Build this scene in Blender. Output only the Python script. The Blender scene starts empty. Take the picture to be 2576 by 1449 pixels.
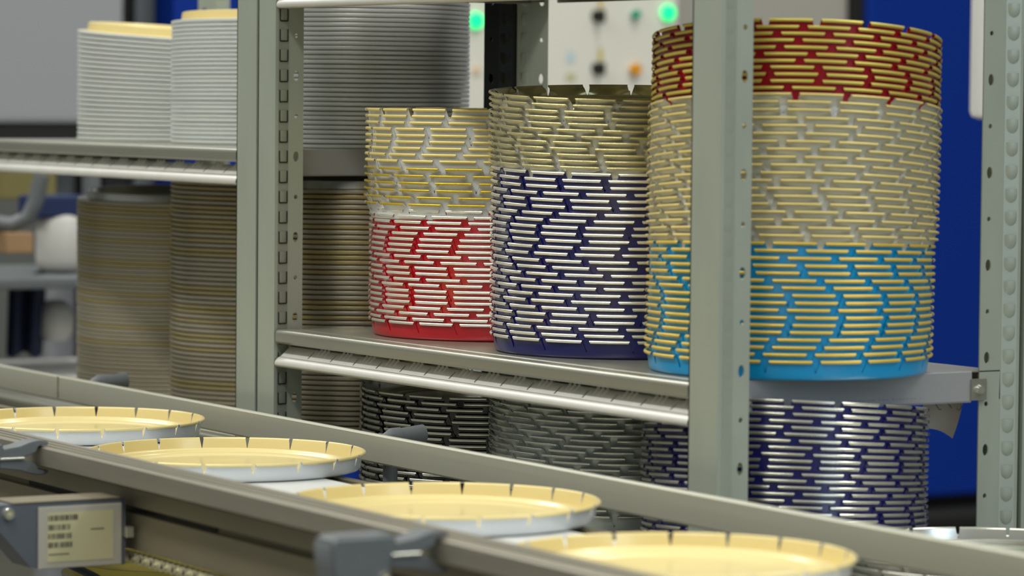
import bpy, bmesh, math, random
from mathutils import Vector, Matrix
random.seed(7)
PI = math.pi
C = bpy.context.scene.collection
SC = bpy.context.scene

# ---------------------------------------------------------------- camera
CAM = Vector((0, 0, 1.35))
FW = Vector((-0.8529, 0.5193, -0.0530)).normalized()
UPV = Vector((-0.0500, 0.0199, 0.9986))
RT = FW.cross(UPV).normalized()
UPV = RT.cross(FW).normalized()
cam = bpy.data.cameras.new('camera')
cam.lens = 128.77; cam.sensor_width = 36; cam.clip_end = 100
cam.dof.use_dof = True; cam.dof.focus_distance = 4.06; cam.dof.aperture_fstop = 5.6
co = bpy.data.objects.new('camera', cam); C.objects.link(co)
co.matrix_world = Matrix(((RT.x, UPV.x, -FW.x, CAM.x), (RT.y, UPV.y, -FW.y, CAM.y), (RT.z, UPV.z, -FW.z, CAM.z), (0, 0, 0, 1)))
SC.camera = co
SC.view_settings.view_transform = 'Standard'; SC.view_settings.look = 'None'
SC.view_settings.gamma = 1; SC.view_settings.use_curve_mapping = False
SC.view_settings.exposure = 0.0
# ---------------------------------------------------------------- light
W = bpy.data.worlds.new('hall'); SC.world = W; W.use_nodes = True
wn = W.node_tree; wb = wn.nodes['Background']
wt_ = wn.nodes.new('ShaderNodeTexCoord'); ws_ = wn.nodes.new('ShaderNodeSeparateXYZ'); wr = wn.nodes.new('ShaderNodeValToRGB')
wn.links.new(wt_.outputs['Generated'], ws_.inputs[0]); wm = wn.nodes.new('ShaderNodeMath'); wm.operation = 'MULTIPLY_ADD'
wm.inputs[1].default_value = .5; wm.inputs[2].default_value = .5
wn.links.new(ws_.outputs['Z'], wm.inputs[0]); wn.links.new(wm.outputs[0], wr.inputs[0]); wn.links.new(wr.outputs[0], wb.inputs[0])
cr = wr.color_ramp; cr.elements[0].position = .40; cr.elements[0].color = (.10, .10, .085, 1); cr.elements[1].position = .78; cr.elements[1].color = (1., 1., .94, 1)
e = cr.elements.new(.50); e.color = (.17, .18, .16, 1); e = cr.elements.new(.58); e.color = (.42, .44, .42, 1)
wb.inputs[1].default_value = 0.66
def area(loc, sx, sy, power, rot=(0, 0, 0), col=(1, .985, .93)):
    l = bpy.data.lights.new('ceiling_or_fill_light', 'AREA'); l.shape = 'RECTANGLE'; l.size = sx; l.size_y = sy
    l.energy = power; l.color = col
    o = bpy.data.objects.new('ceiling_or_fill_light', l); C.objects.link(o); o.location = loc; o.rotation_euler = rot
    return o
for lx, ly, p in ((-1.4, 0.2, 60), (-4.2, 0.2, 65), (-1.4, 3.6, 45), (-4.4, 3.9, 60), (-7.2, 1.6, 60)):
    area((lx, ly, 3.9), 2.4, 0.35, p)
# added cool fill lamp, no real source, tints the right-facing steel blue
area((2.6, 2.4, 2.6), 2.6, 1.4, 46, (0, math.radians(74), math.radians(8)), (.62, .80, 1.))

# ---------------------------------------------------------------- materials
def lin(c):
    return tuple((v / 12.92 if v <= .04045 else ((v + .055) / 1.055) ** 2.4) for v in (x / 255 for x in c))
MATS = {}
def mat(name, rgb, rough=.5, metal=0., noise=0., nscale=30., bump=0., stretch=(1, 1, 1), coat=0., emit=None, estr=1., spec=.5):
    m = bpy.data.materials.new(name); m.use_nodes = True
    nt = m.node_tree; b = nt.nodes['Principled BSDF']; c = lin(rgb)
    b.inputs['Base Color'].default_value = (*c, 1); b.inputs['Roughness'].default_value = rough
    b.inputs['Metallic'].default_value = metal; b.inputs['Coat Weight'].default_value = coat
    b.inputs['Coat Roughness'].default_value = .12; b.inputs['Specular IOR Level'].default_value = spec
    if noise or bump:
        tc = nt.nodes.new('ShaderNodeTexCoord'); mp = nt.nodes.new('ShaderNodeMapping'); mp.inputs['Scale'].default_value = stretch
        n = nt.nodes.new('ShaderNodeTexNoise'); n.inputs['Scale'].default_value = nscale; n.inputs['Detail'].default_value = 5
        nt.links.new(tc.outputs['Object'], mp.inputs[0]); nt.links.new(mp.outputs[0], n.inputs[0])
        if noise:
            mx = nt.nodes.new('ShaderNodeMix'); mx.data_type = 'RGBA'
            mx.inputs[6].default_value = (*[v * (1 - noise) for v in c], 1); mx.inputs[7].default_value = (*[min(1, v * (1 + noise)) for v in c], 1)
            nt.links.new(n.outputs[0], mx.inputs[0]); nt.links.new(mx.outputs[2], b.inputs['Base Color'])
            mr = nt.nodes.new('ShaderNodeMapRange'); mr.inputs[3].default_value = rough * .85; mr.inputs[4].default_value = min(1, rough * 1.2)
            nt.links.new(n.outputs[0], mr.inputs[0]); nt.links.new(mr.outputs[0], b.inputs['Roughness'])
        if bump:
            bp = nt.nodes.new('ShaderNodeBump'); bp.inputs['Strength'].default_value = bump; bp.inputs['Distance'].default_value = .001
            nt.links.new(n.outputs[0], bp.inputs['Height']); nt.links.new(bp.outputs[0], b.inputs['Normal'])
    if emit:
        b.inputs['Emission Color'].default_value = (*lin(emit), 1); b.inputs['Emission Strength'].default_value = estr
    MATS[name] = m
    return m
mat('galvanised', (168, 176, 163), .42, .35, .10, 22, .05, (1, 1, .25))
mat('shelf_steel', (158, 158, 145), .32, .6, .10, 18, .05, (.3, 1, 1))
mat('shelf_end_steel', (172, 174, 176), .40, .45, .10, 14, .08)
mat('lip_steel', (214, 213, 206), .40, .3, .05, 40)
mat('stainless', (160, 155, 140), .38, .6, .10, 30, .05, (.15, 1, 6))
mat('stainless_dark', (138, 130, 108), .42, .55, .14, 20, .05, (.3, 1, 2))
mat('rail_face', (178, 178, 162), .45, .4, .07, 30, .04, (.1, 1, 8))
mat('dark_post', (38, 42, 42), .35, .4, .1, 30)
mat('black_steel', (22, 22, 20), .5)
mat('navy_coat', (26, 27, 98), .24, .0, coat=.25)
mat('red_coat', (196, 14, 34), .22, .1, coat=.5)
mat('crimson_coat', (150, 6, 22), .24, .1, coat=.4)
mat('blue_coat', (8, 152, 212), .28, .0, coat=.3)
mat('black_coat', (14, 15, 16), .2, coat=.5)
mat('grey_coat', (182, 191, 186), .3, .05, coat=.3)
mat('white_coat', (214, 218, 220), .25, coat=.4)
mat('pearl_coat', (214, 217, 216), .28, .0, coat=.3)
mat('silver_lining', (246, 243, 230), .24, .75)
mat('tin_or_dimmed_lining', (200, 200, 190), .22, .9)
mat('gold_lining', (224, 196, 92), .36, .35)
mat('pale_gold_lining', (226, 206, 128), .36, .2)
mat('bright_gold_lining', (212, 182, 44), .25, .6)
mat('olive_gold_lining', (200, 184, 86), .38, .4)
mat('champagne_lining', (214, 204, 150), .24, .75)
mat('cream_gold', (230, 212, 148), .30, .05, .04, 8, coat=.3)
mat('tin_white_side', (205, 209, 205), .35, .1)
mat('tin_silver', (196, 196, 190), .26, .85)
mat('tin_bright', (206, 207, 204), .38, .45)
mat('pale_orange', (226, 196, 164), .5)
mat('tin_bronze', (178, 170, 148), .3, .65)
mat('tin_yellow', (178, 164, 120), .3, .65)
mat('belt_white', (214, 216, 212), .45)
mat('plastic_grey', (98, 103, 105), .45, 0, .06, 60)
mat('housing_grey', (84, 90, 98), .5, 0, .05, 40)
mat('label_plate', (172, 169, 156), .4)
mat('label_sticker', (190, 185, 145), .5)
mat('ink', (40, 40, 42), .6)
mat('ink_pale', (150, 152, 158), .6)
mat('zinc_bolt', (226, 228, 214), .2, .85)
mat('cable_black', (18, 24, 34), .45)
mat('cabinet_white', (222, 220, 208), .5)
mat('machine_blue', (0, 44, 136), .6, 0, .05, 2, spec=.2)
mat('machine_grey', (150, 152, 156), .5)
mat('panel_grey', (168, 164, 156), .5)
mat('floor_grey', (120, 118, 108), .4, 0, .15, 3)
mat('wall_grey', (120, 124, 120), .8)
mat('knob_black', (26, 28, 24), .4)
mat('tag_yellow', (200, 180, 70), .5)
mat('lamp_green', (20, 220, 120), .3, emit=(20, 255, 140), estr=1.3)
mat('button_teal', (0, 160, 125), .35)
mat('button_orange', (225, 150, 10), .35)
mat('sticker_blue', (190, 208, 212), .5)
mat('paper', (196, 188, 176), .7)
mat('white_plastic', (236, 234, 228), .4)
mat('jug_white', (190, 188, 182), .5)
mat('orange_box', (160, 128, 92), .6)
mat('crate_blue', (14, 36, 78), .6)
mat('cloth_navy', (16, 28, 58), .8)
mat('yellow_paint', (120, 112, 66), .5)
mat('chain_steel', (210, 204, 170), .35, .5)

# ---------------------------------------------------------------- helpers
def finish(name, bm, mats, parent=None, smooth=False, auto=None):
    me = bpy.data.meshes.new(name)
    bm.normal_update(); bm.to_mesh(me); bm.free()
    for m in (mats if isinstance(mats, (list, tuple)) else [mats]): me.materials.append(MATS[m])
    if smooth:
        me.polygons.foreach_set('use_smooth', [True] * len(me.polygons))
        try: me.set_sharp_from_angle(angle=math.radians(auto or 40))
        except Exception: pass
    o = bpy.data.objects.new(name, me); C.objects.link(o)
    if parent: o.parent = parent
    return o
def tag(o, label=None, cat=None, group=None, kind=None):
    if label: o['label'] = label
    if cat: o['category'] = cat
    if group: o['group'] = group
    if kind: o['kind'] = kind
    return o
def empty(name, loc=(0, 0, 0), label=None, cat=None, group=None):
    o = bpy.data.objects.new(name, None); C.objects.link(o); o.location = loc; o.empty_display_size = .02
    return tag(o, label, cat, group)
def box(bm, lo, hi, mi=0, bev=0.):
    lo = Vector(lo); hi = Vector(hi)
    r = bmesh.ops.create_cube(bm, size=1); vs = r['verts']
    for v in vs:
        v.co = Vector(((lo[i] + hi[i]) / 2 + v.co[i] * (hi[i] - lo[i])) for i in range(3))
    fs = set(f for v in vs for f in v.link_faces)
    for f in fs: f.material_index = mi
    if bev:
        es = list(set(e for v in vs for e in v.link_edges))
        bmesh.ops.bevel(bm, geom=es, offset=bev, segments=2, affect='EDGES', profile=.6)
def cyl(bm, p0, p1, r0, r1=None, seg=20, mi=0, caps=True):
    p0 = Vector(p0); p1 = Vector(p1); r1 = r0 if r1 is None else r1
    d = (p1 - p0).normalized(); a = d.orthogonal().normalized(); b = d.cross(a)
    A = [bm.verts.new(p0 + (a * math.cos(2 * PI * i / seg) + b * math.sin(2 * PI * i / seg)) * r0) for i in range(seg)]
    B = [bm.verts.new(p1 + (a * math.cos(2 * PI * i / seg) + b * math.sin(2 * PI * i / seg)) * r1) for i in range(seg)]
    for i in range(seg):
        f = bm.faces.new((A[i], A[(i + 1) % seg], B[(i + 1) % seg], B[i])); f.material_index = mi
    if caps:
        bm.faces.new(A[::-1]).material_index = mi; bm.faces.new(B).material_index = mi
def tube(bm, pts, r, seg=10, mi=0):
    pts = [Vector(p) for p in pts]; rings = []
    for i, p in enumerate(pts):
        d = (pts[min(i + 1, len(pts) - 1)] - pts[max(i - 1, 0)]).normalized()
        a = d.cross(Vector((0.01, .02, 1))).normalized(); b = d.cross(a)
        rr = r[i] if isinstance(r, (list, tuple)) else r
        rings.append([bm.verts.new(p + (a * math.cos(2 * PI * k / seg) + b * math.sin(2 * PI * k / seg)) * rr) for k in range(seg)])
    for q, s in zip(rings, rings[1:]):
        for k in range(seg):
            bm.faces.new((q[k], q[(k + 1) % seg], s[(k + 1) % seg], s[k])).material_index = mi
    bm.faces.new(rings[0][::-1]).material_index = mi; bm.faces.new(rings[-1]).material_index = mi
def prism(bm, poly, x0, x1, mi=0, mp=None):
    """extrude a (y,z) polygon along x; mp maps (x,y,z) -> Vector"""
    mp = mp or (lambda x, y, z: Vector((x, y, z)))
    A = [bm.verts.new(mp(x0, y, z)) for y, z in poly]; B = [bm.verts.new(mp(x1, y, z)) for y, z in poly]
    n = len(poly)
    for i in range(n):
        bm.faces.new((A[i], A[(i + 1) % n], B[(i + 1) % n], B[i])).material_index = mi
    bm.faces.new(A[::-1]).material_index = mi; bm.faces.new(B).material_index = mi
def strip(profile, t):
    """closed outline of a thin bent sheet from its centre line"""
    L = []; R = []
    n = len(profile)
    for i, p in enumerate(profile):
        a = Vector(profile[max(i - 1, 0)]); b = Vector(profile[min(i + 1, n - 1)])
        d = (b - a).normalized(); nn = Vector((-d.y, d.x)) * t / 2
        L.append((p[0] + nn.x, p[1] + nn.y)); R.append((p[0] - nn.x, p[1] - nn.y))
    return L + R[::-1]
def sheet(bm, profile, x0, x1, t=.0012, mi=0, mp=None):
    """thin bent sheet extruded along x, quads only"""
    o = strip(profile, t); n = len(profile)
    mp = mp or (lambda x, y, z: Vector((x, y, z)))
    A = [bm.verts.new(mp(x0, y, z)) for y, z in o]; B = [bm.verts.new(mp(x1, y, z)) for y, z in o]
    m = len(o)
    for i in range(m): bm.faces.new((A[i], A[(i + 1) % m], B[(i + 1) % m], B[i])).material_index = mi
    for i in range(n - 1):
        bm.faces.new((A[i], A[m - 1 - i], A[m - 2 - i], A[i + 1])).material_index = mi
        bm.faces.new((B[i], B[i + 1], B[m - 2 - i], B[m - 1 - i])).material_index = mi
def holed(bm, mp, b0, b1, s0, s1, holes, t=.0012, seg=16, mi=0, power=2.):
    """flat plate b0..b1 x s0..s1 with holes (b, s, rb, rs); mp(b, s, depth)->Vector"""
    holes = sorted(holes, key=lambda h: h[1]); cuts = [s0]
    for h, k in zip(holes, holes[1:]): cuts.append((h[1] + h[3] + k[1] - k[3]) / 2)
    cuts.append(s1)
    for i, h in enumerate(holes):
        c0, c1 = cuts[i], cuts[i + 1]; hb, hs, rb, rs = h
        for side, dep in ((0, 0.), (1, t)):
            ins = []; out = []
            for k in range(seg):
                a = 2 * PI * (k + .5) / seg; ca, sa = math.cos(a), math.sin(a)
                ins.append(bm.verts.new(mp(hb + rb * math.copysign(abs(ca) ** (2 / power), ca), hs + rs * math.copysign(abs(sa) ** (2 / power), sa), dep)))
                m = max(abs(ca), abs(sa)); u, w = ca / m, sa / m
                ob = hb + (u * (b1 - hb) if u > 0 else u * (hb - b0)); os_ = hs + (w * (c1 - hs) if w > 0 else w * (hs - c0))
                out.append(bm.verts.new(mp(ob, os_, dep)))
            if side == 0: I0, O0 = ins, out
            for k in range(seg):
                j = (k + 1) % seg
                f = (out[k], out[j], ins[j], ins[k]) if side == 0 else (ins[k], ins[j], out[j], out[k])
                bm.faces.new(f).material_index = mi
            # corners
            for cb, cs in ((b1, c1), (b0, c1), (b0, c0), (b1, c0)):
                qn = {(True, True): 0, (False, True): 1, (False, False): 2, (True, False): 3}[(cb == b1, cs == c1)]
                k = qn * (seg // 4) + seg // 8 - 1; j = k + 1
                cv = bm.verts.new(mp(cb, cs, dep))
                bm.faces.new((out[k], cv, out[j]) if side == 0 else (out[j], cv, out[k])).material_index = mi
        for k in range(seg):
            j = (k + 1) % seg
            bm.faces.new((I0[k], I0[j], ins[j], ins[k])).material_index = mi

def at(px, py, d):
    """point of the hall seen at photo position (px, py) at horizontal range d"""
    r = FW * 9214 + RT * (px - 1288) - UPV * (py - 724.5)
    h = Vector((FW.x, FW.y, 0)).normalized()
    return CAM + r * (d / r.dot(h))

# ---------------------------------------------------------------- setting
bm = bmesh.new(); box(bm, (-14, -4, -.1), (4, 12, 0)); tag(finish('floor', bm, 'floor_grey'), kind='structure')
bm = bmesh.new(); box(bm, (-10.2, -4, 0), (-10, 12, 4.2)); tag(finish('wall_left', bm, 'wall_grey'), kind='structure')
bm = bmesh.new(); box(bm, (-10, 8.0, 0), (4, 8.2, 4.2)); tag(finish('wall_back', bm, 'wall_grey'), kind='structure')

# ---------------------------------------------------------------- lug lids
NL = 18
T = .0005
def offs(P, t):
    out = []
    for i, p in enumerate(P):
        a = Vector(P[max(i - 1, 0)]); b = Vector(P[min(i + 1, len(P) - 1)]); d = (b - a).normalized()
        out.append((max(0, p[0] - d.y * t), p[1] + d.x * t))
    return out
BODY = [(0., .0030), (.050, .0030), (.104, .0030), (.106, .0036), (.109, .0056), (.112, .0060), (.115, .0052), (.118, .0044), (.1215, .0048),
        (.1235, .0075), (.1260, .0092), (.1290, .0092), (.1308, .0070), (.1322, .0022), (.1345, .0003), (.1382, .0), (.1408, .0008), (.1421, .0030), (.1428, .0075)]
def revolve(bm, prof, th, n, mi):
    """surface of revolution, prof list (r,z); angle th"""
    rings = []
    for r, z in prof:
        if r < 1e-6: rings.append([bm.verts.new((0, 0, z))])
        else: rings.append([bm.verts.new((r * math.cos(2 * PI * k / n), r * math.sin(2 * PI * k / n), z)) for k in range(n)])
    for q, s in zip(rings, rings[1:]):
        for k in range(n):
            j = (k + 1) % n
            f = (q[0], s[k], s[j]) if len(q) == 1 else ((q[k], s[0], q[j]) if len(s) == 1 else (q[k], s[k], s[j], q[j]))
            bm.faces.new(f).material_index = mi
    return rings
def lid_body_mesh(outer, inner, n=108):
    bm = bmesh.new()
    O = revolve(bm, BODY, 0, n, 0)
    for f in bm.faces: f.normal_flip()
    I = revolve(bm, offs(BODY, T), 0, n, 1)
    a, b = O[-1], I[-1]
    for k in range(n):
        j = (k + 1) % n; bm.faces.new((a[k], a[j], b[j], b[k])).material_index = 0
    bmesh.ops.recalc_face_normals(bm, faces=bm.faces)
    return finish('lid_body_source', bm, [outer, inner], smooth=True, auto=50)
def lug_mesh(outer, inner, kind):
    if kind == 'curl':
        P = [(.1428, .0075), (.1434, .0115), (.1441, .0155), (.1447, .0187)]; cr = .0013; c = (.1460, .0187); a0, a1 = 175, -80; top = 1.65
    elif kind == 'flare':
        P = [(.1428, .0075), (.1440, .0105), (.1454, .0132), (.1466, .0160), (.1475, .0183)]; cr = .0009; c = (.1484, .0187); a0, a1 = 165, -60; top = 1.5
    else:
        P = [(.1428, .0075), (.1434, .0110), (.1442, .0150), (.1447, .0175)]; cr = .0014; c = (.1461, .0178); a0, a1 = 170, -70; top = .85
    for i in range(1, 10):
        a = math.radians(a0 + (a1 - a0) * i / 9); P.append((c[0] + cr * math.cos(a), c[1] + cr * math.sin(a)))
    Q = offs(P, T); n = 7; bm = bmesh.new(); half = 180 / NL
    def gap(i):
        if i >= 4: return top + (.35 if i >= 10 else 0)
        return .10 + (top - .10) * min(1, (P[i][1] - .0075) / .0105)
    def grid(PP, mi, flip):
        g = []
        for i, (r, z) in enumerate(PP):
            w = half - gap(i)
            row = []
            for k in range(n + 1):
                e_ = {1: (1., .8), 2: (.92, .5), 3: (.65, .12)}.get(i, (0., 0.)) if kind == 'flare' else (0., 0.)
                q = r - (r - PP[0][0]) * (e_ + (0., 0.))[min(k, n - k, 3)]; a = math.radians(-w + 2 * w * k / n)
                row.append(bm.verts.new((q * math.cos(a), q * math.sin(a), z)))
            g.append(row)
        for i in range(len(PP) - 1):
            for k in range(n):
                f = (g[i][k], g[i][k + 1], g[i + 1][k + 1], g[i + 1][k])
                bm.faces.new(f[::-1] if flip else f).material_index = mi
        return g
    A = grid(P, 0, False); B = grid(Q, 1, True)
    for i in range(len(P) - 1):
        for k, fl in ((0, True), (n, False)):
            f = (A[i][k], A[i + 1][k], B[i + 1][k], B[i][k]); bm.faces.new(f if not fl else f[::-1]).material_index = 0
    for k in range(n):
        bm.faces.new((A[-1][k], A[-1][k + 1], B[-1][k + 1], B[-1][k])).material_index = 1
        bm.faces.new((A[0][k + 1], A[0][k], B[0][k], B[0][k + 1])).material_index = 0
    bmesh.ops.recalc_face_normals(bm, faces=bm.faces)
    return finish('lug_source', bm, [outer, inner], smooth=True, auto=50)
LID = {}
def lid_kind(key, outer, inner, kind):
    b = lid_body_mesh(outer, inner); l = lug_mesh('lug_reflection_tint' if outer == 'pearl_coat' else outer, inner, kind)
    LID[key] = (b.data, l.data)
    bpy.data.objects.remove(b); bpy.data.objects.remove(l)
mat('lug_reflection_tint', (200, 199, 184), .28, .22)  # greige copy of pearl_coat with the gold reflection on the tabs painted in
lid_kind('red', 'red_coat', 'silver_lining', 'curl')
lid_kind('crimson', 'crimson_coat', 'olive_gold_lining', 'curl')
lid_kind('navy', 'navy_coat', 'silver_lining', 'curl')
lid_kind('blue', 'blue_coat', 'gold_lining', 'curl')
lid_kind('black', 'black_coat', 'tin_or_dimmed_lining', 'curl')  # dimmer lining metal stands in for the shade under the shelf
lid_kind('navy_tin', 'navy_coat', 'tin_or_dimmed_lining', 'curl')  # copy of the navy lid, lining darkened to imitate under-shelf shade
lid_kind('grey', 'grey_coat', 'tin_or_dimmed_lining', 'flare')
lid_kind('white_pale_gold', 'white_coat', 'pale_gold_lining', 'curl')
lid_kind('white_bright_gold', 'white_coat', 'bright_gold_lining', 'flare')
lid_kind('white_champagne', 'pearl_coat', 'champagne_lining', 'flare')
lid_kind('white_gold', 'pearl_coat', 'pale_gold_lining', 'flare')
lid_kind('tin', 'tin_silver', 'tin_or_dimmed_lining', 'open')
lid_kind('cream', 'white_coat', 'cream_gold', 'open')
def lid(key, loc, spin, tilt=0., axis=None, scale=1., roll=0.):
    bmesh_, lmesh = LID[key]
    o = bpy.data.objects.new('pail_lid', bmesh_); C.objects.link(o)
    M = Matrix.Translation(loc)
    if tilt: M = M @ Matrix.Rotation(tilt, 4, axis or Vector((RT.x, RT.y, 0)).normalized())
    if roll: M = M @ Matrix.Rotation(roll, 4, Vector((FW.x, FW.y, 0)).normalized())
    M = M @ Matrix.Rotation(math.radians(spin), 4, 'Z') @ Matrix.Diagonal((scale, scale, 1, 1))
    o.matrix_world = M
    for k in range(NL):
        g = bpy.data.objects.new('lug', lmesh); C.objects.link(g); g.parent = o
        g.rotation_euler = (0, 0, 2 * PI * (k + .5) / NL)
    return o
ORD = ['bottom', 'second', 'third', 'fourth', 'fifth', 'sixth', 'seventh', 'eighth', 'ninth', 'tenth', 'eleventh', 'twelfth', 'thirteenth', 'fourteenth',
       'fifteenth', 'sixteenth', 'seventeenth', 'eighteenth', 'nineteenth', 'twentieth', 'twenty-first', 'twenty-second', 'twenty-third', 'twenty-fourth',
       'twenty-fifth', 'twenty-sixth', 'twenty-seventh', 'twenty-eighth', 'twenty-ninth', 'thirtieth']
def ordinal(i, n, what):
    if n == 1: return 'the only ' + what
    if i == 0: return 'lowest ' + what
    if i == n - 1: return 'topmost ' + what
    if i <= (n - 1) / 2: return ORD[i] + ' lowest ' + what
    k = n - 1 - i
    return ORD[k] + ' highest ' + what

# phases (degrees) of the lug slits, from the top lid down
PH = {'s1': [9.7, 9.2, 7.8, 19.0, 19.5, 18.5, 17.0, 14.8, 3.8, 6.2, 18.7, 1.5, 2.0, 12.5, 7.5, 5.0, 18.2, 15.5, 0.0, 13.8, 11.5, 11.0, 9.8, 15.8, 2.5, 8.8, 9.5, 15.2, 5.5, 9.0, 9.0, 9.7, 6.2, 19.5, 7.8, 12.0],
 's2': [4.5, 3.5, 19.5, 19.7, 1.5, 16.2, 7.2, 14.5, 13.0, 16.5, 17.2, 18.0, 2.8, 18.5, 19.2, 9.0, 2.0, 3.0, 16.8, 12.5, 9.0, 8.0, 10.5, 6.8, 4.2, 10.5, 14.0, 19.7, 8.5, 17.0, 7.0, 3.0, 8.8, 14.0, 13.0, 6.2, 8.5, 10.8],
 's3': [12.0, 6.8, 16.8, 4.8, 18.0, 10.2, 5.5, 13.0, 14.5, 12.8, 1.5, 4.5, 0.0, 0.0, 7.0, 10.5, 7.2, 0.0, 12.5, 6.8, 14.5, 10.5, 18.0, 13.0, 15.8, 17.2, 3.5, 19.0, 8.7, 10.5, 16.2, 8.7, 1.8, 8.2, 9.5, 16.0, 19.8, 3.8, 5.0, 2.0, 5.0, 4.2, 3.2, 18.5, 16.8, 13.0, 15.5]}
CURL = .0190
def stack(center, segs, place, tilt_top=0., drift=(0, 0), phases=None, z_base=None, roll=0., tilt0=0.):
    """segs: bottom-up list (key, front curl z of lowest, of highest, count, text, group, scale, extra shift)"""
    total = sum(s[3] for s in segs); i = 0
    for key, z0, z1, n, text, group, scale, sh in segs:
        for k in range(n):
            f = i / max(1, total - 1)
            zf = z0 + (z1 - z0) * (k / max(1, n - 1))
            t = tilt_top(f) if callable(tilt_top) else tilt0 + (tilt_top - tilt0) * f
            zc = zf - CURL + .149 * t
            if i == 0 and z_base: zc = z_base
            jit = random.uniform(-.0004, .0004)
            s = sh + drift[0] * f + jit
            loc = Vector((center[0] + RT.x * s, center[1] + RT.y * s, zc))
            ph = phases[total - 1 - i] if phases else random.uniform(0, 20)
            o = lid(key, loc, ph, t + random.uniform(-.0012, .0012), scale=scale, roll=roll * (f if not tilt0 else .5 + .5 * f))
            tag(o, ordinal(k, n, text) + ' ' + place, 'lid', group)
            i += 1
stack((-3.661, 2.200), [
    ('red', 1.0867, 1.2163, 21, 'red silver-curled pail lid', 'red pail lids of the short left stack', .992, .004),
    ('white_bright_gold', 1.2234, 1.2640, 6, 'white pail lid with bright gold edge', 'white lids with bright gold edges', 1., .001),
    ('white_pale_gold', 1.2725, 1.3307, 9, 'white pail lid with pale gold curl', 'white lids with pale gold curls', 1., 0)],
    'of the short left shelf stack', 0., (0, 0), PH['s1'], 1.0692)
stack((-3.362, 2.195), [
    ('navy', 1.0872, 1.2654, 26, 'navy silver-curled pail lid', 'navy pail lids of the middle stack', 1., -.003),
    ('white_champagne', 1.2721, 1.3440, 12, 'pearl white pail lid with champagne edge', 'pearl white lids of the middle stack', 1., -.003)],
    'of the middle shelf stack', .055, (-.001, 0), PH['s2'], 1.0692)
stack((-3.052, 2.190), [
    ('blue', 1.0880, 1.2056, 17, 'sky blue pail lid with gold curl', 'sky blue pail lids of the tall stack', 1., 0),
    ('white_gold', 1.2134, 1.3527, 19, 'pearl white pail lid with gold edge', 'pearl white lids of the tall stack', 1., .0005),
    ('crimson', 1.3590, 1.4254, 11, 'crimson pail lid with gold curl', 'crimson pail lids of the tall stack', 1., .001)],
    'of the tall right shelf stack', lambda f: -.050 * f / .36 if f < .36 else (-.050 - .048 * (f - .36) / .19 if f < .55 else -.098 - .022 * (f - .55) / .45), (.004, 0), PH['s3'], 1.0692, .018)
stack((-3.670, 2.200), [('black', .9030, 1.0050, 16, 'black silver-curled pail lid', 'black pail lids under the shelf', 1., 0)],
      'of the left stack under the shelf', .02, (0, 0), None, .8832)
stack((-3.364, 2.195), [('grey', .9028, 1.0200, 20, 'grey pail lid', 'grey pail lids under the shelf', 1., 0)],
      'of the middle stack under the shelf', .02, (0, 0), None, .8832)
stack((-3.056, 2.190), [('navy_tin', .9110, 1.0500, 22, 'navy pail lid', 'navy pail lids under the shelf', 1., 0)],
      'of the right stack under the shelf', -.105, (0, 0), None, None, .035, -.055)
# bare tin lids right of the rack, resting on a small packing table
TZ = .8695
for k in range(5):
    o = lid('tin', Vector((-2.775, 2.235, TZ + .0004 + .0070 * k)), [3, 11, 17, 7, 14.3][k])
    tag(o, ordinal(k, 5, 'bare silver pail lid') + ' in the low stack right of the rack', 'lid', 'bare silver lids right of the rack')
t = empty('packing_table', (-2.70, 2.225, 0), 'steel packing table carrying the low stack of silver lids', 'table')
bm = bmesh.new(); box(bm, (-.18, -.17, TZ - .03), (.45, .17, TZ), bev=.002); finish('table_top', bm, 'stainless', t)
for sx in (-.16, .42):
    for sy in (-.15, .15):
        bm = bmesh.new(); box(bm, (sx - .015, sy - .015, 0), (sx + .015, sy + .015, TZ - .03)); finish('leg', bm, 'stainless', t)

# ---------------------------------------------------------------- plain ring lids (left bay)
def ring_lid(outer, inner, p):
    R = .142
    prof = [(0, .0030), (.1170, .0030), (.1190, .0045), (.1205, p + .004), (.1220, p + .0052), (.1250, p + .0054), (.1275, p + .0045), (.1290, .0062), (.1330, .0054), (.1400, .0054), (R - .0003, .0049), (R, .0040), (R - .0003, .0012), (R - .0016, .0004)]
    n = 96; bm = bmesh.new()
    top = revolve(bm, prof, 0, n, 1)
    low = revolve(bm, [(0, .0022), (.1175, .0022), (.1200, .0036), (.1215, p + .0035), (.1250, p + .0046), (.1265, p + .0040), (.1282, .0052), (.1395, .0042), (R - .0010, .0034), (R - .0010, .0014), (R - .0016, .0004)], 0, n, 0)
    for f in bm.faces:
        if f.material_index == 1 and all(v.co.xy.length > .1385 for v in f.verts): f.material_index = 0
    bmesh.ops.remove_doubles(bm, verts=bm.verts, dist=1e-6)
    bmesh.ops.recalc_face_normals(bm, faces=bm.faces)
    o = finish('ring_source', bm, [outer, inner], smooth=True, auto=50); me = o.data; bpy.data.objects.remove(o)
    return me
RW = ring_lid('tin_white_side', 'cream_gold', .012)
RS = ring_lid('tin_bright', 'tin_silver', .004)
RB = ring_lid('tin_bronze', 'tin_silver', .011)
RY = ring_lid('tin_yellow', 'tin_yellow', .011)
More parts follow.
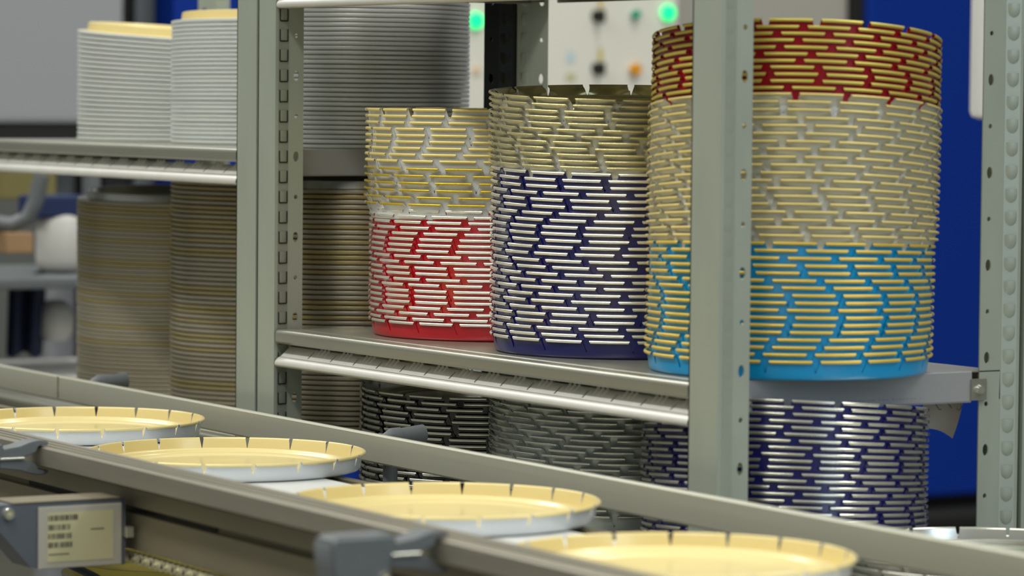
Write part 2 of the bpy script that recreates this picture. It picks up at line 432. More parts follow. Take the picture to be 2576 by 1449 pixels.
def plain(me, c, z0, z1, n, text, place, group, tilt=(0, 0), alt=None, lean=0.):
    for k in range(n):
        f = k / max(1, n - 1)
        m = me
        if alt and random.random() < alt[1] * min(1, f * 2): m = alt[0]
        o = bpy.data.objects.new('ring_lid', m); C.objects.link(o)
        j = random.uniform(-.0006, .0006)
        o.location = (c[0] + j + RT.x * lean * f, c[1] - j + RT.y * lean * f, z0 + (z1 - z0) * f)
        ax = Vector((FW.x, FW.y, 0)).normalized(); ax2 = Vector((RT.x, RT.y, 0)).normalized()
        o.rotation_mode = 'QUATERNION'
        o.rotation_quaternion = (Matrix.Rotation(tilt[0] * f, 4, ax2) @ Matrix.Rotation(tilt[1] * f, 4, ax)).to_quaternion()
        tag(o, ordinal(k, n, text) + ' ' + place, 'lid', group)
def n_of(z0, z1, p): return int(round((z1 - z0) / p)) + 1
SL = 1.281
plain(RW, (-4.600, 2.257), SL, 1.4200, 23, 'white tin ring lid', 'in leftmost stack, upper left shelf', 'white tin lids, leftmost stack', (.03, .06))
plain(RW, (-4.315, 2.262), SL, 1.4360, 29, 'white tin ring lid', 'in middle stack, upper left shelf', 'white tin lids, second stack', (-.02, 0))
plain(RS, (-4.032, 2.224), SL, 1.4850, 37, 'bare silver tin ring lid', 'in right stack, upper left shelf', 'silver tin lids behind the left post', (-.01, 0))
LL = .930
plain(RB, (-4.600, 2.257), LL, 1.1960, 48, 'dull tin ring lid', 'in leftmost stack, lower left shelf', 'dull tin lids, leftmost lower stack', (.035, 0), (RY, .35))
plain(RB, (-4.315, 2.262), LL, 1.2280, 49, 'dull tin ring lid', 'in middle stack, lower left shelf', 'dull tin lids, second lower stack', (.01, 0), (RY, .55))
plain(RB, (-4.032, 2.224), LL, 1.2270, 49, 'dull tin ring lid', 'in right stack, lower left shelf', 'dull tin lids behind the left post', (.01, 0), (RY, .3))

# ---------------------------------------------------------------- rack posts
def post(X, Y, sx, sy, wx, wy, label, m='galvanised', z0=0., z1=2.3, h0=.8915, h1=1.62, off=.0, name='rack_post', bulge=.0022, inner=False):
    """corner profile. outer corner at (X,Y); face flange runs along x by -sx*wx, side flange along y by sy*wy.
    The side plane sits at X; tabs near the corner on a slanted web, holes near the free edge."""
    o = empty(name, (X, Y, 0), label, 'shelf post', 'galvanised rack posts')
    bm = bmesh.new(); t = .0018
    # face flange (normal -sy*y)
    box(bm, (min(0, -sx * wx), min(0, sy * t), z0), (max(0, -sx * wx), max(0, sy * t), z1))
    box(bm, (min(-sx * wx, -sx * (wx - t)), min(0, sy * .012), z0), (max(-sx * wx, -sx * (wx - t)), max(0, sy * .012), z1))
    # returned lip + slanted web
    d = .005
    def mp(b, s, dep):   # b across from the corner, s = height
        if b < .004: x = 0
        elif b < .020: x = -sx * d * (b - .004) / .016
        else: x = -sx * d
        return Vector((x - sx * dep, sy * b, s))
    for b0, b1 in ((t, .004), (.004, .020)):
        vs = [[bm.verts.new(mp(b, s, dep)) for b in (b0, b1) for s in (z0, z1)] for dep in (0, t)]
        for q in vs: bm.faces.new((q[0], q[2], q[3], q[1]))
    # hole flange
    holes = []; z = h0; k = 0
    while z < h1:
        holes.append((wy - .0095, z, .0024, .0026) if k % 2 else (wy - .0095, z, .0036, .0062))
        z += .0477; k += 1
    holed(bm, mp, .0201, wy, h0 - .02, holes[-1][1] + .02, holes, t)
    for a, b in ((z0, h0 - .02), (holes[-1][1] + .02, z1)):
        vs = [[bm.verts.new(mp(q, s, dep)) for q in (.0201, wy) for s in (a, b)] for dep in (0, t)]
        for q in vs: bm.faces.new((q[0], q[2], q[3], q[1]))
    # free edge
    vs = [bm.verts.new(mp(wy, s, dep)) for s in (z0, z1) for dep in (0, t)]
    bm.faces.new((vs[0], vs[1], vs[3], vs[2]))
    bmesh.ops.recalc_face_normals(bm, faces=bm.faces)
    finish('post_profile', bm, m, o)
    # hook tabs pressed out of the slanted web
    bm = bmesh.new(); z = h0
    while z < h1:
        cols = 7; rows = 6; hw = .0062; hh = .0072; g = []
        for r in range(rows + 1):
            v = r / rows  # 0 top .. 1 bottom
            w = hw * (1 if v < .45 else math.sqrt(max(0.03, 1 - ((v - .45) / .56) ** 2)))
            row = []
            for c in range(cols + 1):
                u = c / cols * 2 - 1
                hgt = bulge * (1 - u * u) ** .4 * (1 - v ** 3)
                p = mp(.012 + u * w, z + hh - v * 2 * hh, 0); p = p + Vector((sx * (hgt + .0001), 0, 0)); row.append(bm.verts.new(p))
            g.append(row)
        for r in range(rows):
            for c in range(cols): bm.faces.new((g[r][c], g[r][c + 1], g[r + 1][c + 1], g[r + 1][c]))
        # closed top face of the tab
        base = [bm.verts.new(mp(.012 + (c / cols * 2 - 1) * hw, z + hh - .0003, -.0)) for c in range(cols + 1)]
        for c in range(cols):
            bm.faces.new((g[0][c], base[c], base[c + 1], g[0][c + 1])).material_index = 1
        if inner:   # black strips laid on, standing in for the dark inside open slots
            for (u0, u1, v0, v1) in ((-1.12, -.86, -1., .9), (.86, 1.12, -1., .9), (-1., 1., .84, 1.04)):
                q = [bm.verts.new(mp(.012 + u * hw, z - v * hh, 0) + Vector((sx * (.0003 + bulge * .9), 0, 0))) for u, v in ((u0, v0), (u1, v0), (u1, v1), (u0, v1))]
                bm.faces.new(q).material_index = 1
        z += .02385
    finish('hook_tab_row', bm, [m, 'black_steel'], o, smooth=True, auto=35)
    return o
post(-2.913, 2.008, 1, 1, .051, .040, 'galvanised rack post at the front right, nearest the camera', bulge=.0004)
post(-3.838, 2.008, 1, 1, .044, .040, 'galvanised rack post at the front left of the near bay', bulge=.0008, inner=True)
post(-3.8865, 2.008, 1, 1, .051, .040, 'galvanised rack post at the front right of the left bay')
post(-2.960, 2.418, 1, -1, .046, .048, 'galvanised rack post at the rear right, before the blue machine', off=.0)
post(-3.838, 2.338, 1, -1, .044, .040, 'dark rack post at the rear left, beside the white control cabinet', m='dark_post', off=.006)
o_ = post(-3.838, 2.341, 1, 1, .046, .048, 'bluish rack post just behind the dark rear post')
post(-2.960, 2.424, 1, 1, .046, .048, 'galvanised rack post touching the back of the rear right post')
post(-4.765, 2.008, 1, 1, .051, .040, 'galvanised rack post at the far left end of the rack')
post(-4.765, 2.418, 1, -1, .046, .048, 'galvanised rack post at the rear of the far left end')

# ---------------------------------------------------------------- shelves
def shelf(x0, x1, zt, label, cut=0., y0=2.008, y1=2.397):
    o = empty('shelf', ((x0 + x1) / 2, 2.2, zt), label, 'shelf')
    dx = -(x0 + x1) / 2
    mp = lambda x, y, z: Vector((x + dx, y - 2.2, z - zt))
    bm = bmesh.new()
    xr = x1; sheet(bm, [(y1, zt - .030), (y1, zt - .0006), (y0 + .050, zt - .0006)], x0 + .001, x1 - .001, .0012, 0, mp); x1 = x1 - cut
    pr = [(y0 + .0502, zt - .0006), (y0 + .028, zt - .0006), (y0 + .026, zt - .0022), (y0 + .023, zt - .0022), (y0 + .021, zt - .0006), (y0 + .006, zt - .0006)]
    for a in (65, 35, 5, -5): pr.append((y0 + .0052 - .0046 * math.cos(math.radians(a)), zt - .0052 + .0046 * math.sin(math.radians(a))))
    pr += [(y0 + .0008, zt - .0135), (y0 + .0025, zt - .0155), (y0 + .016, zt - .0157)]
    sheet(bm, pr, x0 + .001, x1 - .001, .0012, 0, mp)
    finish('deck', bm, 'shelf_steel', o, smooth=True, auto=30)
    # slotted front rail under the deck
    bm = bmesh.new()
    a = Vector((y0 + .0060, zt - .0328)); b = Vector((y0 + .0190, zt - .0214)); L = (b - a).length; u = (b - a) / L; nn = Vector((u.y, -u.x))
    def mq(s_, x, dep):
        p = a + u * s_ - nn * dep; return mp(x, p.x, p.y)
    holes = []; x = x0 + .070
    while x < x1 - .03:
        holes.append((L * .52, x, .0070, .0015)); x += .0543
    holed(bm, mq, 0, L, x0 + .004, x1 - .004, holes, .0012, 16, 0, 5.)
    sheet(bm, [(y0 + .0190, zt - .0214), (y0 + .030, zt - .0222)], x0 + .004, x1 - .004, .0012, 0, mp)
    rail_bm = bm; bm = bmesh.new()
    sheet(bm, [(y0 + .0060, zt - .0328), (y0 + .0035, zt - .0342), (y0 + .0005, zt - .0375), (y0 - .0004, zt - .0402), (y0 + .0006, zt - .0425), (y0 + .0040, zt - .0434), (y0 + .012, zt - .0434)], x0 + .001, x1 - .001, .0012, 0, mp)
    finish('rail_lip', bm, 'lip_steel', o, smooth=True, auto=60)
    bm = rail_bm
    for h in holes:
        for k in (.26, .42, .58):  # added wedges shaped to stand in for reflected glints
            xx = h[1] + .0543 * k
            vs = [bm.verts.new(mq(L * .40, xx, .0013)), bm.verts.new(mq(L * 1.0, xx - .0030, .0013)), bm.verts.new(mq(L * 1.0, xx + .0030, .0013)), bm.verts.new(mq(L * 1.12, xx, .0042))]
            for f in ((0, 1, 3), (0, 3, 2), (1, 2, 3)): bm.faces.new([vs[i] for i in f])
    finish('front_rail', bm, 'lip_steel', o)
    # end cheeks
    x1 = xr
    for xe, s in ((x1, 1), (x0, -1)):
        bm = bmesh.new()
        box(bm, (xe + dx - .001, y0 + .038 - 2.2, -.0310), (xe + dx + .001, y1 - .038 - 2.2, -.0002), bev=.0006)
        box(bm, (xe + dx - (.006 if s > 0 else 0), y0 + .038 - 2.2, -.0322), (xe + dx + (.006 if s < 0 else 0), y1 - .038 - 2.2, -.0310))
        finish('end_panel', bm, 'shelf_end_steel', o)
    # supporting clips
    for xe in (x0, x1):
        for yy in (y0 + .030, y1 - .030):
            bm = bmesh.new(); box(bm, (xe + dx - .004, yy - .010 - 2.2, -.030), (xe + dx + .003, yy + .010 - 2.2, -.008))
            finish('shelf_clip', bm, 'shelf_steel', o)
    bm = bmesh.new()
    cyl(bm, (x1 + dx + .001, y1 - .030 - 2.2, -.019), (x1 + dx + .007, y1 - .030 - 2.2, -.019), .006, .004, 14)
    finish('clip_hook', bm, 'zinc_bolt', o, smooth=True)
    return o
sm = shelf(-3.836, -2.964, 1.069, 'grey steel shelf carrying the red, navy and sky blue lid stacks')
bm = bmesh.new()   # faint printed line near the lower edge of the end panel
y = -.075; random.seed(3)
while y < .095:
    w = random.choice((.002, .003, .004)); box(bm, (.4366, y, -.0262), (.43715, y + w, -.0246)); y += w + random.choice((.0012, .0012, .004))
finish('printed_marking', bm, 'ink_pale', sm)
shelf(-3.836, -2.964, 1.492, 'grey steel shelf across the top edge, above the coloured lid stacks')
shelf(-3.836, -2.964, .882, 'grey steel shelf under the black, grey and navy lid stacks')
shelf(-4.763, -3.889, SL, 'grey steel shelf under the white tin lid stacks', .0495)
shelf(-4.763, -3.889, LL, 'grey steel shelf under the dull tin lid stacks', .0495)
# hanging paper note
bm = bmesh.new()
rows = []
for i in range(9):
    v = i / 8
    l = (2312 + 24 * v, 984 + 94 * v); r = (2424 - 28 * v ** 1.6, 988 + 115 * v)
    row = []
    for k in range(7):
        u = k / 6; x = l[0] + (r[0] - l[0]) * u; yv = l[1] + (r[1] - l[1]) * u + 6 * math.sin(u * PI) * (-v)
        row.append(at(x, yv, 3.80 + .012 * v * (1 - u) + .004 * math.sin(3 * u)))
    rows.append(row)
n0 = Vector((.8529, -.5193, 0))
F = [[bm.verts.new(p) for p in r] for r in rows]; Bk = [[bm.verts.new(p - n0 * .0003) for p in r] for r in rows]
for i in range(8):
    for k in range(6):
        bm.faces.new((F[i][k], F[i + 1][k], F[i + 1][k + 1], F[i][k + 1])); bm.faces.new((Bk[i][k + 1], Bk[i + 1][k + 1], Bk[i + 1][k], Bk[i][k]))
note = finish('paper_note', bm, 'paper', smooth=True)
tag(note, 'white paper note with pen writing hanging below the right end of the shelf', 'note')
bm = bmesh.new()
for st in ([(2352, 1012), (2356, 1020), (2362, 1030), (2368, 1030)], [(2372, 1014), (2380, 1012), (2388, 1018), (2394, 1027)], [(2398, 1010), (2408, 1008), (2417, 1012), (2419, 1024), (2412, 1033), (2406, 1028)]):
    tube(bm, [at(a, b, 3.797) for a, b in st], .0004, 6)
finish('pen_stroke', bm, 'ink', note)

# ---------------------------------------------------------------- conveyor
CV = empty('conveyor', (-3.2, 1.74, 0), 'stainless steel conveyor carrying a row of gold and white lids', 'conveyor')
sl = -.030
def cy(x): return sl * (x + 3.2)
def cm(x, y, z): return Vector((x + 3.2, y - 1.74 + cy(x), z))
X0, X1 = -5.6, -1.7
bm = bmesh.new(); prism(bm, [(1.600, .9492), (1.600, .940), (1.800, .940), (1.800, .9492)], X0, X1, 0, cm); finish('belt', bm, 'belt_white', CV)
# side frames
def frame_side(name, ya, s):
    bm = bmesh.new()
    # ya outer face; s=+1 means body extends to +y
    zt = .963 if s > 0 else .9475
    pr = [(ya, zt), (ya, .9465), (ya + s * .010, .9465), (ya + s * .010, .9395), (ya, .9395), (ya, .905), (ya + s * .003, .9035), (ya + s * .006, .905), (ya + s * .012, .935), (ya + s * .05, .935), (ya + s * .05, .938), (ya + s * .014, .938), (ya + s * .014, zt)]
    prism(bm, pr if s < 0 else pr[::-1], X0, X1, 0, cm)
    bmesh.ops.recalc_face_normals(bm, faces=bm.faces)
    finish(name, bm, 'stainless_dark', CV)
frame_side('side_frame', 1.528, 1)
frame_side('side_frame', 1.835, -1)
# dividing strip + dark slot closure
bm = bmesh.new(); prism(bm, [(1.5375, .9465), (1.5375, .9395), (1.5385, .9395), (1.5385, .9465)], X0, X1, 0, cm); finish('slot_strip', bm, 'stainless_dark', CV)
bm = bmesh.new(); prism(bm, [(1.5360, .9462), (1.5360, .9398), (1.5370, .9398), (1.5370, .9462)], -3.5, -3.04, 0, cm); finish('slot_insert', bm, 'black_steel', CV)
for yy, xx in [(a, b) for a in (1.56, 1.81) for b in (-5.3, -4.6, -2.2)]:
    bm = bmesh.new(); box(bm, tuple(cm(xx - .02, yy - .02, 0)), tuple(cm(xx + .02, yy + .02, .905)))
    finish('support_leg', bm, 'stainless_dark', CV)
# near guide rail: grooved top
def rail(name, ya, wid, z0, z1, label, x0, x1, near=True, m='stainless'):
    o = empty(name, (-3.2, 1.74, 0), label, 'guide rail', None)
    bm = bmesh.new(); g = .0022
    if near:
        pr = [(ya, z0), (ya, z1 - .0015), (ya + .0015, z1)]
        for k in (.22, .46, .70):
            c = ya + wid * k; pr += [(c - .0032, z1), (c - .0022, z1 - g), (c + .0022, z1 - g), (c + .0032, z1)]
        pr += [(ya + wid - .002, z1), (ya + wid, z1 - .002), (ya + wid, z0)]
    else:
        pr = [(ya + wid, z0 + .001), (ya + wid, z1 - .001), (ya + wid - .002, z1), (ya + .002, z1), (ya, z1 - .002), (ya - .0006, (z0 + z1) / 2), (ya, z0 + .002), (ya + .002, z0)]
        pr = pr[::-1]
    prism(bm, pr[::-1], x0, x1, 0, cm)
    bmesh.ops.recalc_face_normals(bm, faces=bm.faces)
    finish('rail_bar', bm, m, o, smooth=True, auto=20)
    return o
NR = rail('guide_rail', 1.506, .042, .9705, .9895, 'grooved steel guide rail along the near side of the conveyor', X0, X1)
FR = rail('guide_rail', 1.924, .008, .948, .980, 'flat steel guide rail along the rack side of the conveyor', X0, X1, False, 'rail_face')
bm = bmesh.new(); prism(bm, [(1.9228, .9515), (1.9228, .9795), (1.9236, .9795), (1.9236, .9515)], -4.345, -4.342, 0, cm); finish('rail_joint', bm, 'stainless_dark', FR)
# lids on the belt
for (x, y), sp, lb in zip(((-3.8864, 1.7766), (-3.4638, 1.7562), (-2.9577, 1.7277), (-2.5153, 1.6964)), (6.5, 4.0, 2.5, 9.0),
                          ('farthest of the gold-lined white lids on the conveyor, at its left', 'second farthest gold-lined white lid on the conveyor, above the barcode box',
                           'gold-lined white lid on the conveyor, in the middle at the bottom', 'nearest gold-lined white lid on the conveyor, blurred at bottom right')):
    o = lid('cream', Vector((x, y, .9500)), sp); tag(o, lb, 'lid', 'gold-lined lids on the conveyor')
# plastic clamps
def clamp(x, near, label, z=.979):
    ya = (1.506 if near else 1.932) + cy(x); s = -1 if near else 1
    o = empty('rail_clamp', (x, ya, z), label, 'clamp')
    hx = .070 * s
    for sg in (1, -1):   # two curved claws hugging the rail
        bm = bmesh.new()
        P = [(.046, .001), (.046, .0090), (.036, .0105), (.024, .0120), (.012, .0160), (.003, .0175), (-.005, .0168), (-.0085, .0145), (-.0075, .0125), (.0005, .0128), (.004, .0110), (.006, .0060), (.014, .0030), (.022, .001)]
        prism(bm, [(s * p[0], sg * p[1] - .0005) for p in P], -.017, .011)
        bmesh.ops.recalc_face_normals(bm, faces=bm.faces)
        bmesh.ops.bevel(bm, geom=list(bm.edges), offset=.0009, segments=2, affect='EDGES')
        finish('claw', bm, 'plastic_grey', o, smooth=True, auto=45)
    bm = bmesh.new(); cyl(bm, (.0125, s * .020, 0), (.0125, s * .046, 0), .0016, None, 10); finish('pin', bm, 'zinc_bolt', o, smooth=True)
    bm = bmesh.new()
    P = [(.040, .012), (.042, .017), (.098, .017), (.102, .012), (.100, -.012), (.094, -.034), (.050, -.034), (.045, -.012)]
    prism(bm, [(s * p[0], p[1]) for p in P], -.020, .012); bmesh.ops.recalc_face_normals(bm, faces=bm.faces)
    bmesh.ops.bevel(bm, geom=list(bm.edges), offset=.003, segments=3, affect='EDGES')
    finish('clamp_head', bm, 'plastic_grey', o, smooth=True, auto=45)
    bm = bmesh.new(); cyl(bm, (-.004, hx, -.085), (-.004, hx, -.033), .0150, None, 24); finish('stem', bm, 'plastic_grey', o, smooth=True)
    bm = bmesh.new()
    c = Vector((.0121, s * .053, -.018)); d = Vector((1, 0, 0))
    cyl(bm, c, c + d * .004, .0052, .0044, 18); cyl(bm, c + d * .0041, c + d * .0044, .0024, .0020, 6, 1)
    finish('bolt_head', bm, ['zinc_bolt', 'chain_steel'], o, smooth=True, auto=30)
    return o
clamp(-3.405, True, 'grey plastic clamp gripping the near rail at the left, above the barcode box')
clamp(-2.560, True, 'blurred grey plastic clamp gripping the near rail at the bottom centre')
def far_clamp(x, label):
    ya = 1.932 + cy(x); o = empty('rail_clamp', (x, ya, .966), label, 'clamp')
    bm = bmesh.new()
    tube(bm, [(0, .001, .010), (0, .012, .012), (0, .022, .011)], [.003, .008, .0095], 16); cyl(bm, (0, .020, .010), (0, .052, .012), .0090, .0105, 20)
    finish('knob', bm, 'plastic_grey', o, smooth=True)
    bm = bmesh.new(); cyl(bm, (.002, .010, -.060), (.002, .010, .006), .0080, None, 18); finish('stem', bm, 'plastic_grey', o, smooth=True)
    bm = bmesh.new(); box(bm, (-.012, -.100, -.066), (.016, .022, -.060), bev=.001); finish('bracket_arm', bm, 'black_steel', o)
far_clamp(-3.455, 'grey plastic clamp behind the far rail, before the black lids')
far_clamp(-4.262, 'grey plastic clamp behind the far rail, before the leftmost dull tins')
# barcode sensor box
SX = -3.212; b0 = 1.520 + cy(SX)
SB = empty('sensor_box', (SX, b0, .92), 'grey sensor box with a barcode sticker fixed below the near rail', 'sensor')
bm = bmesh.new()
poly = [(-.001, -.029), (-.088, -.0290), (-.100, -.027), (-.142, .020), (-.175, .022), (-.175, .0335), (-.120, .0350), (-.001, .0350)]
vsA = [bm.verts.new((-.045, y, z)) for y, z in poly]; vsB = [bm.verts.new((0, y, z)) for y, z in poly]
for i in range(len(poly)): bm.faces.new((vsA[i], vsA[(i + 1) % 8], vsB[(i + 1) % 8], vsB[i]))
bm.faces.new(vsA[::-1]); bm.faces.new(vsB); bmesh.ops.recalc_face_normals(bm, faces=bm.faces)
finish('housing', bm, 'housing_grey', SB)
bm = bmesh.new(); box(bm, (.0002, -.0935, -.0285), (.0022, -.0060, .0310), bev=.0006); finish('label_plate', bm, 'label_plate', SB)
bm = bmesh.new(); box(bm, (-.044, -.120, .0352), (.001, -.003, .0368), bev=.0005); finish('top_cover', bm, 'stainless_dark', SB)
bm = bmesh.new(); box(bm, (.0023, -.0845, -.0225), (.0026, -.0150, .0250)); st = finish('sticker', bm, 'label_sticker', SB)
bm = bmesh.new(); random.seed(11)
for r, (zz, ln) in enumerate(((.0225, .031), (.0135, .0235), (.0050, .0235), (-.0035, .026))):
    y = -.0835
    while y < -.0835 + ln:
        w = random.choice((.0005, .0008, .0013)); box(bm, (.0027, y, zz - .0052), (.0028, y + w, zz)); y += w + random.choice((.0005, .0007, .0012))
finish('barcode', bm, 'ink', st)
bm = bmesh.new()
for y0_, zz, ln in ((-.083, -.0145, .021), (-.039, .0080, .014)):
    y = y0_
    while y < y0_ + ln: box(bm, (.0027, y, zz - .0012), (.0028, y + .0009, zz)); y += .0012
finish('printed_line', bm, 'ink', st)
bm = bmesh.new(); cyl(bm, (0, -.1245, .0265), (.0055, -.1245, .0265), .0062, .0052, 20); cyl(bm, (.0055, -.1245, .0265), (.0057, -.1245, .0265), .0026, None, 6, 1)
finish('bolt_head', bm, ['zinc_bolt', 'chain_steel'], SB, smooth=True, auto=30)
bm = bmesh.new(); box(bm, (-.05, -.004, -.002), (.010, .0030, .008)); finish('mounting_foot', bm, 'zinc_bolt', SB)
bm = bmesh.new(); tube(bm, [(-.02, -.165, .010), (-.02, -.172, -.005), (-.02, -.170, -.028)], [.016, .018, .013], 18); finish('plug', bm, 'housing_grey', SB, smooth=True)
# cable
bm = bmesh.new(); tube(bm, [at(-60, 1290, 3.75), at(-20, 1330, 3.75), at(60, 1367, 3.75), at(150, 1408, 3.75), at(240, 1452, 3.75), at(330, 1510, 3.75), at(400, 1640, 3.75), at(430, 2000, 3.75)], .0042, 12)
tag(finish('cable', bm, 'cable_black', smooth=True), 'black cable sagging below the barcode box', 'cable')
# roller chain under the conveyor
bm = bmesh.new(); x = -3.50; k = 0
while x < -2.80:
    p = Vector((x, 1.536 + cy(x), .8955)); yy = -.0060 if k % 2 else -.0076
    cyl(bm, p + Vector((0, -.005, 0)), p + Vector((0, .005, 0)), .0042, None, 12)
    cyl(bm, p + Vector((0, -.0088, 0)), p + Vector((0, -.0060, 0)), .0018, None, 10)
    box(bm, p + Vector((.0005, yy, -.0036)), p + Vector((.0120, yy + .0014, .0036)), bev=.0006)
    for xx in (0, .0125): cyl(bm, p + Vector((xx, yy, 0)), p + Vector((xx, yy + .0014, 0)), .0050, None, 14)
    x += .0250 / 2; k += 1
    if k % 2: x += .0125 * 0
tag(finish('roller_chain', bm, 'chain_steel', smooth=True, auto=30), 'pale steel roller chain running under the conveyor frame', 'chain')
# pile of lids on the floor side, seen below the conveyor at lower left
ST = empty('low_stand', (-3.88, 1.98, 0), 'dark low stand below the conveyor carrying a stack of dull lids', 'stand')
pz = at(300, 1372, 4.35)
base = at(455, 1412, 4.35)
ST.location = (base.x, base.y, 0)
bm = bmesh.new(); box(bm, (-.2, -.2, .62), (.2, .2, .65)); finish('top', bm, 'black_steel', ST)
for sx in (-.18, .18):
    for sy in (-.18, .18):
        bm = bmesh.new(); box(bm, (sx - .015, sy - .015, 0), (sx + .015, sy + .015, .62)); finish('leg', bm, 'black_steel', ST)
ztop = base.z - .016
nst = int((ztop - .652) / .0065)
for k in range(nst):
    o = bpy.data.objects.new('ring_lid', RB if k < nst - 1 else ring_lid('tin_bronze', 'olive_gold_lining', .014)); C.objects.link(o)  # top lid gets a darker gold lining, imitating the shadow there
    o.location = (base.x, base.y, ztop - .0065 * (nst - 1 - k))
    tag(o, ordinal(k, nst, 'dull tin ring lid') + ' in the stack below the conveyor at lower left', 'lid', 'tin lids below the conveyor')

# ---------------------------------------------------------------- background machines (about 7-8 m away)
BX = -6.5
def mpanel(name, y0, y1, z0, z1, m, label, cat, depth=.5, x=BX, bev=.01):
    o = empty(name, (x, (y0 + y1) / 2, 0), label, cat)
    yc = (y0 + y1) / 2
    bm = bmesh.new(); box(bm, (-depth, y0 - yc, z0), (0, y1 - yc, z1), bev=bev); finish('body', bm, m, o)
    return o
o = mpanel('machine_enclosure', 4.868, 6.4, .455, 2.3, 'machine_blue', 'blue machine enclosure behind the right end of the rack', 'machine')
bm = bmesh.new(); box(bm, (-.45, -.70, 0), (-.06, .70, .455)); finish('plinth', bm, 'black_steel', o)
bm = bmesh.new(); cyl(bm, (.0, -.75, .40), (.0, .75, .40), .030, None, 20); finish('kick_rail', bm, 'black_steel', o, smooth=True)
o = mpanel('machine_cover', 4.30, 4.838, .3, 2.3, 'panel_grey', 'warm grey machine cover just left of the blue enclosure', 'machine', .45, BX - .03)
bm = bmesh.new(); box(bm, (-.30, .270, .3), (.02, .296, 2.3)); finish('rubber_seal', bm, 'black_steel', o)
# control cabinet
o = mpanel('control_cabinet', 3.62, 4.30, .9, 2.2, 'cabinet_white', 'white control cabinet with lamps and knobs behind the middle stack', 'cabinet', .35, BX + .10)
cyy = 3.96
def knob_at(px_, py_):
    r = FW * 9214 + RT * (px_ - 1288) - UPV * (py_ - 724.5); tt = ((BX + .10) - CAM.x) / r.x; p = CAM + r * tt
    return p.y - cyy, p.z
bm = bmesh.new(); box(bm, (-.36, -.341, .0), (-.02, .339, .9)); finish('plinth', bm, 'machine_grey', o)
def disc(name, px_, py_, r, dep, m, lab=None, sq=1.):
    y, z = knob_at(px_, py_); bm = bmesh.new(); cyl(bm, (.0005, y, z), (.003, y, z), r * 1.18, None, 24, 1); cyl(bm, (.003, y, z), (dep, y, z), r, r * .92, 24, 0)
    q = finish(name, bm, [m, 'cabinet_white'], o, smooth=True, auto=30)
    if lab: q['label'] = lab
disc('indicator_lamp', 1677, 32, .0170, .012, 'lamp_green', 'lit green lamp'); disc('indicator_lamp', 1194, 52, .0170, .012, 'lamp_green', 'lit green lamp')
disc('push_button', 1594, 36, .0095, .016, 'button_teal', 'teal button'); disc('push_button', 1593, 174, .0125, .016, 'button_orange', 'orange button')
disc('push_button', 1197, 176, .0095, .004, 'pale_orange', 'pale orange button')
for yy in (40, 172):
    y, z = knob_at(1500, yy); bm = bmesh.new(); cyl(bm, (.0005, y, z), (.010, y, z), .013, .011, 20); box(bm, (.010, y - .004, z - .014), (.030, y + .004, z + .012), bev=.001)
    finish('rotary_switch', bm, 'knob_black', o, smooth=True, auto=30)
    y, z = knob_at(1510, yy - 34); bm = bmesh.new(); box(bm, (.0004, y - .005, z - .013), (.0012, y + .005, z + .013)); finish('tag_plate', bm, 'tag_yellow', o)
y, z = knob_at(1435, 144); bm = bmesh.new(); box(bm, (.0004, y - .010, z - .012), (.0010, y + .010, z + .012)); finish('sticker', bm, 'sticker_blue', o)
y, z = knob_at(1435, 195); bm = bmesh.new(); box(bm, (.0004, y - .012, z - .008), (.0010, y + .012, z + .008)); finish('sticker', bm, 'label_sticker', o)
# left background
o = mpanel('equipment_cabinet', 2.30, 3.068, 1.285, 2.4, 'machine_grey', 'pale grey machine panel behind the leftmost white tins', 'machine', .4)
bm = bmesh.new(); box(bm, (-.35, -.385, 1.245), (-.01, .384, 1.285)); finish('lower_seal', bm, 'black_steel', o)
for a in (-.36, .36):
    bm = bmesh.new(); box(bm, (-.30, a - .03, 0), (-.24, a + .03, 1.245)); finish('leg', bm, 'machine_grey', o)
bm = bmesh.new(); box(bm, (-6.80, 3.075, 0), (-6.60, 3.125, 2.4)); tag(finish('machine_post', bm, 'black_steel'), 'black upright post between the grey panel and the far blue machine', 'post')
bm = bmesh.new(); box(bm, (-6.82, 3.130, 0), (-6.58, 3.172, 2.4)); tag(finish('machine_post', bm, 'plastic_grey'), 'dark grey upright post touching the black post, before the blue machine', 'post')
o = mpanel('machine_enclosure', 3.176, 3.60, .5, 2.4, 'machine_blue', 'blue machine enclosure far behind the white and silver tins', 'machine', .5)
bm = bmesh.new(); box(bm, (-.45, -.22, 0), (-.05, .22, .5)); finish('plinth', bm, 'black_steel', o)
# hanging white duct near the right post
p = at(2473, 0, 5.4); q = at(2466, 300, 5.4)
bm = bmesh.new(); tube(bm, [(p.x, p.y, 3.6), (p.x, p.y, 2.2), (p.x, p.y, q.z + .012), (p.x, p.y, q.z + .004), (p.x, p.y, q.z)], [.017, .017, .017, .014, .004], 20)
tag(finish('hanging_duct', bm, 'white_plastic', smooth=True), 'white rounded duct hanging behind the right rear post', 'duct')

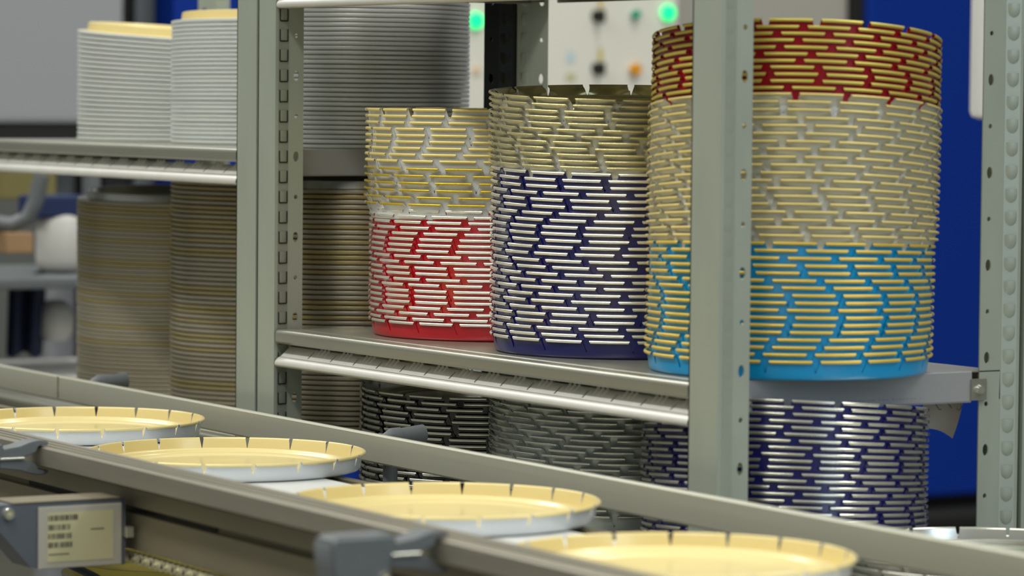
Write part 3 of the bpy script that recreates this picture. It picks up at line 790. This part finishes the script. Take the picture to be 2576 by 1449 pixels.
# clutter seen under the upper left shelf, at the far left
def lathe(name, px_, pyb, d, prof, m, label, cat):
    """prof in metres (r, z); base at the given spot"""
    b = at(px_, pyb, d); bm = bmesh.new(); revolve(bm, prof, 0, 32, 0); bmesh.ops.recalc_face_normals(bm, faces=bm.faces)
    o = finish(name, bm, m, smooth=True, auto=50); o.location = b; return tag(o, label, cat)
wt = at(75, 930, 6.2)
tb = empty('work_trolley', (wt.x, wt.y, 0), 'grey shelved trolley holding clutter behind the leftmost dull tins', 'trolley')
zt_ = [wt.z, at(75, 852, 6.2).z, at(75, 682, 6.2).z, at(75, 545, 6.2).z, at(75, 452, 6.2).z]
for z, m_ in ((zt_[0], 'white_plastic'), (zt_[2], 'plastic_grey')):
    bm = bmesh.new(); box(bm, (-.22, -.22, z - .018), (.22, .22, z), bev=.004); finish('tray', bm, m_, tb)
for sx in (-.21, .21):
    for sy in (-.21, .21):
        bm = bmesh.new(); box(bm, (sx - .012, sy - .012, 0), (sx + .012, sy + .012, zt_[2] + .17)); finish('upright', bm, 'plastic_grey', tb)
lathe('white_drum', 150, 682, 6.15, [(0, 0), (.030, .0), (.038, .008), (.040, .02), (.040, .085), (.030, .095), (0, .095)], 'jug_white', 'white plastic drum with a yellow rim on the trolley, left edge', 'drum')
o = lathe('paint_bucket', 140, 852, 6.15, [(0, 0), (.020, .002), (.030, .018), (.032, .04), (.026, .06), (.012, .07), (0, .07)], 'jug_white', 'round white bottle at the far left, behind the dull tins', 'bottle')
o.location.z = zt_[0] + .052
bm = bmesh.new(); a = at(122, 545, 6.1); box(bm, (-.035, -.05, 0), (.035, .05, .036), bev=.004); o = finish('crate', bm, 'crate_blue'); o.location = at(135, 545, 6.15)
tag(o, 'small blue crate at the far left above the white drum', 'crate')
bm = bmesh.new(); box(bm, (-.02, -.024, -.0), (.02, .024, .034), bev=.003); o = finish('cardboard_box', bm, 'orange_box'); o.location = at(38, 636, 6.0); tag(o, 'small orange box at the far left edge', 'box')
bm = bmesh.new()
pts = [at(20 + 75 * t_, 700 + 0 * t_, 6.1) for t_ in (0, .5, 1)]
nn_ = 14; top = []; bot = []
for k in range(nn_ + 1):
    u = k / nn_; w = .012 * math.sin(u * 14)
    a = at(22 + 90 * u, 690 + 10 * math.sin(u * 5), 6.1 + w); b = at(15 + 85 * u, 893 + 8 * math.sin(u * 9), 6.1 + 1.6 * w); top.append(a); bot.append(b)
for off in (0, -.03):
    for k in range(nn_):
        d_ = Vector((off, -off * .6, 0)); vs = [bm.verts.new(v + d_) for v in (top[k], bot[k], bot[k + 1], top[k + 1])]; bm.faces.new(vs if off == 0 else vs[::-1])
o = finish('hanging_cloth', bm, 'cloth_navy', smooth=True); tag(o, 'dark navy work cloth hanging at the far left below the shelf', 'cloth')
bm = bmesh.new(); tube(bm, [at(105, 440, 6.0), at(92, 500, 6.0), at(70, 548, 6.0), at(30, 566, 6.0), at(-20, 560, 6.0)], .013, 14)
tag(finish('hose', bm, 'plastic_grey', smooth=True), 'grey curved hose at the far left under the shelf', 'hose')
bm = bmesh.new(); box(bm, (-.05, -.05, 0), (.05, .05, .055), bev=.004); o = finish('motor_block', bm, 'yellow_paint'); o.location = at(45, 500, 6.3); tag(o, 'faded yellow motor block at the far left under the shelf', 'motor')
# machine body behind the clutter
o = mpanel('machine_base', 2.2, 3.05, .0, 1.20, 'wall_grey', 'dark grey machine base behind the clutter at the far left', 'machine', .4, -7.2)
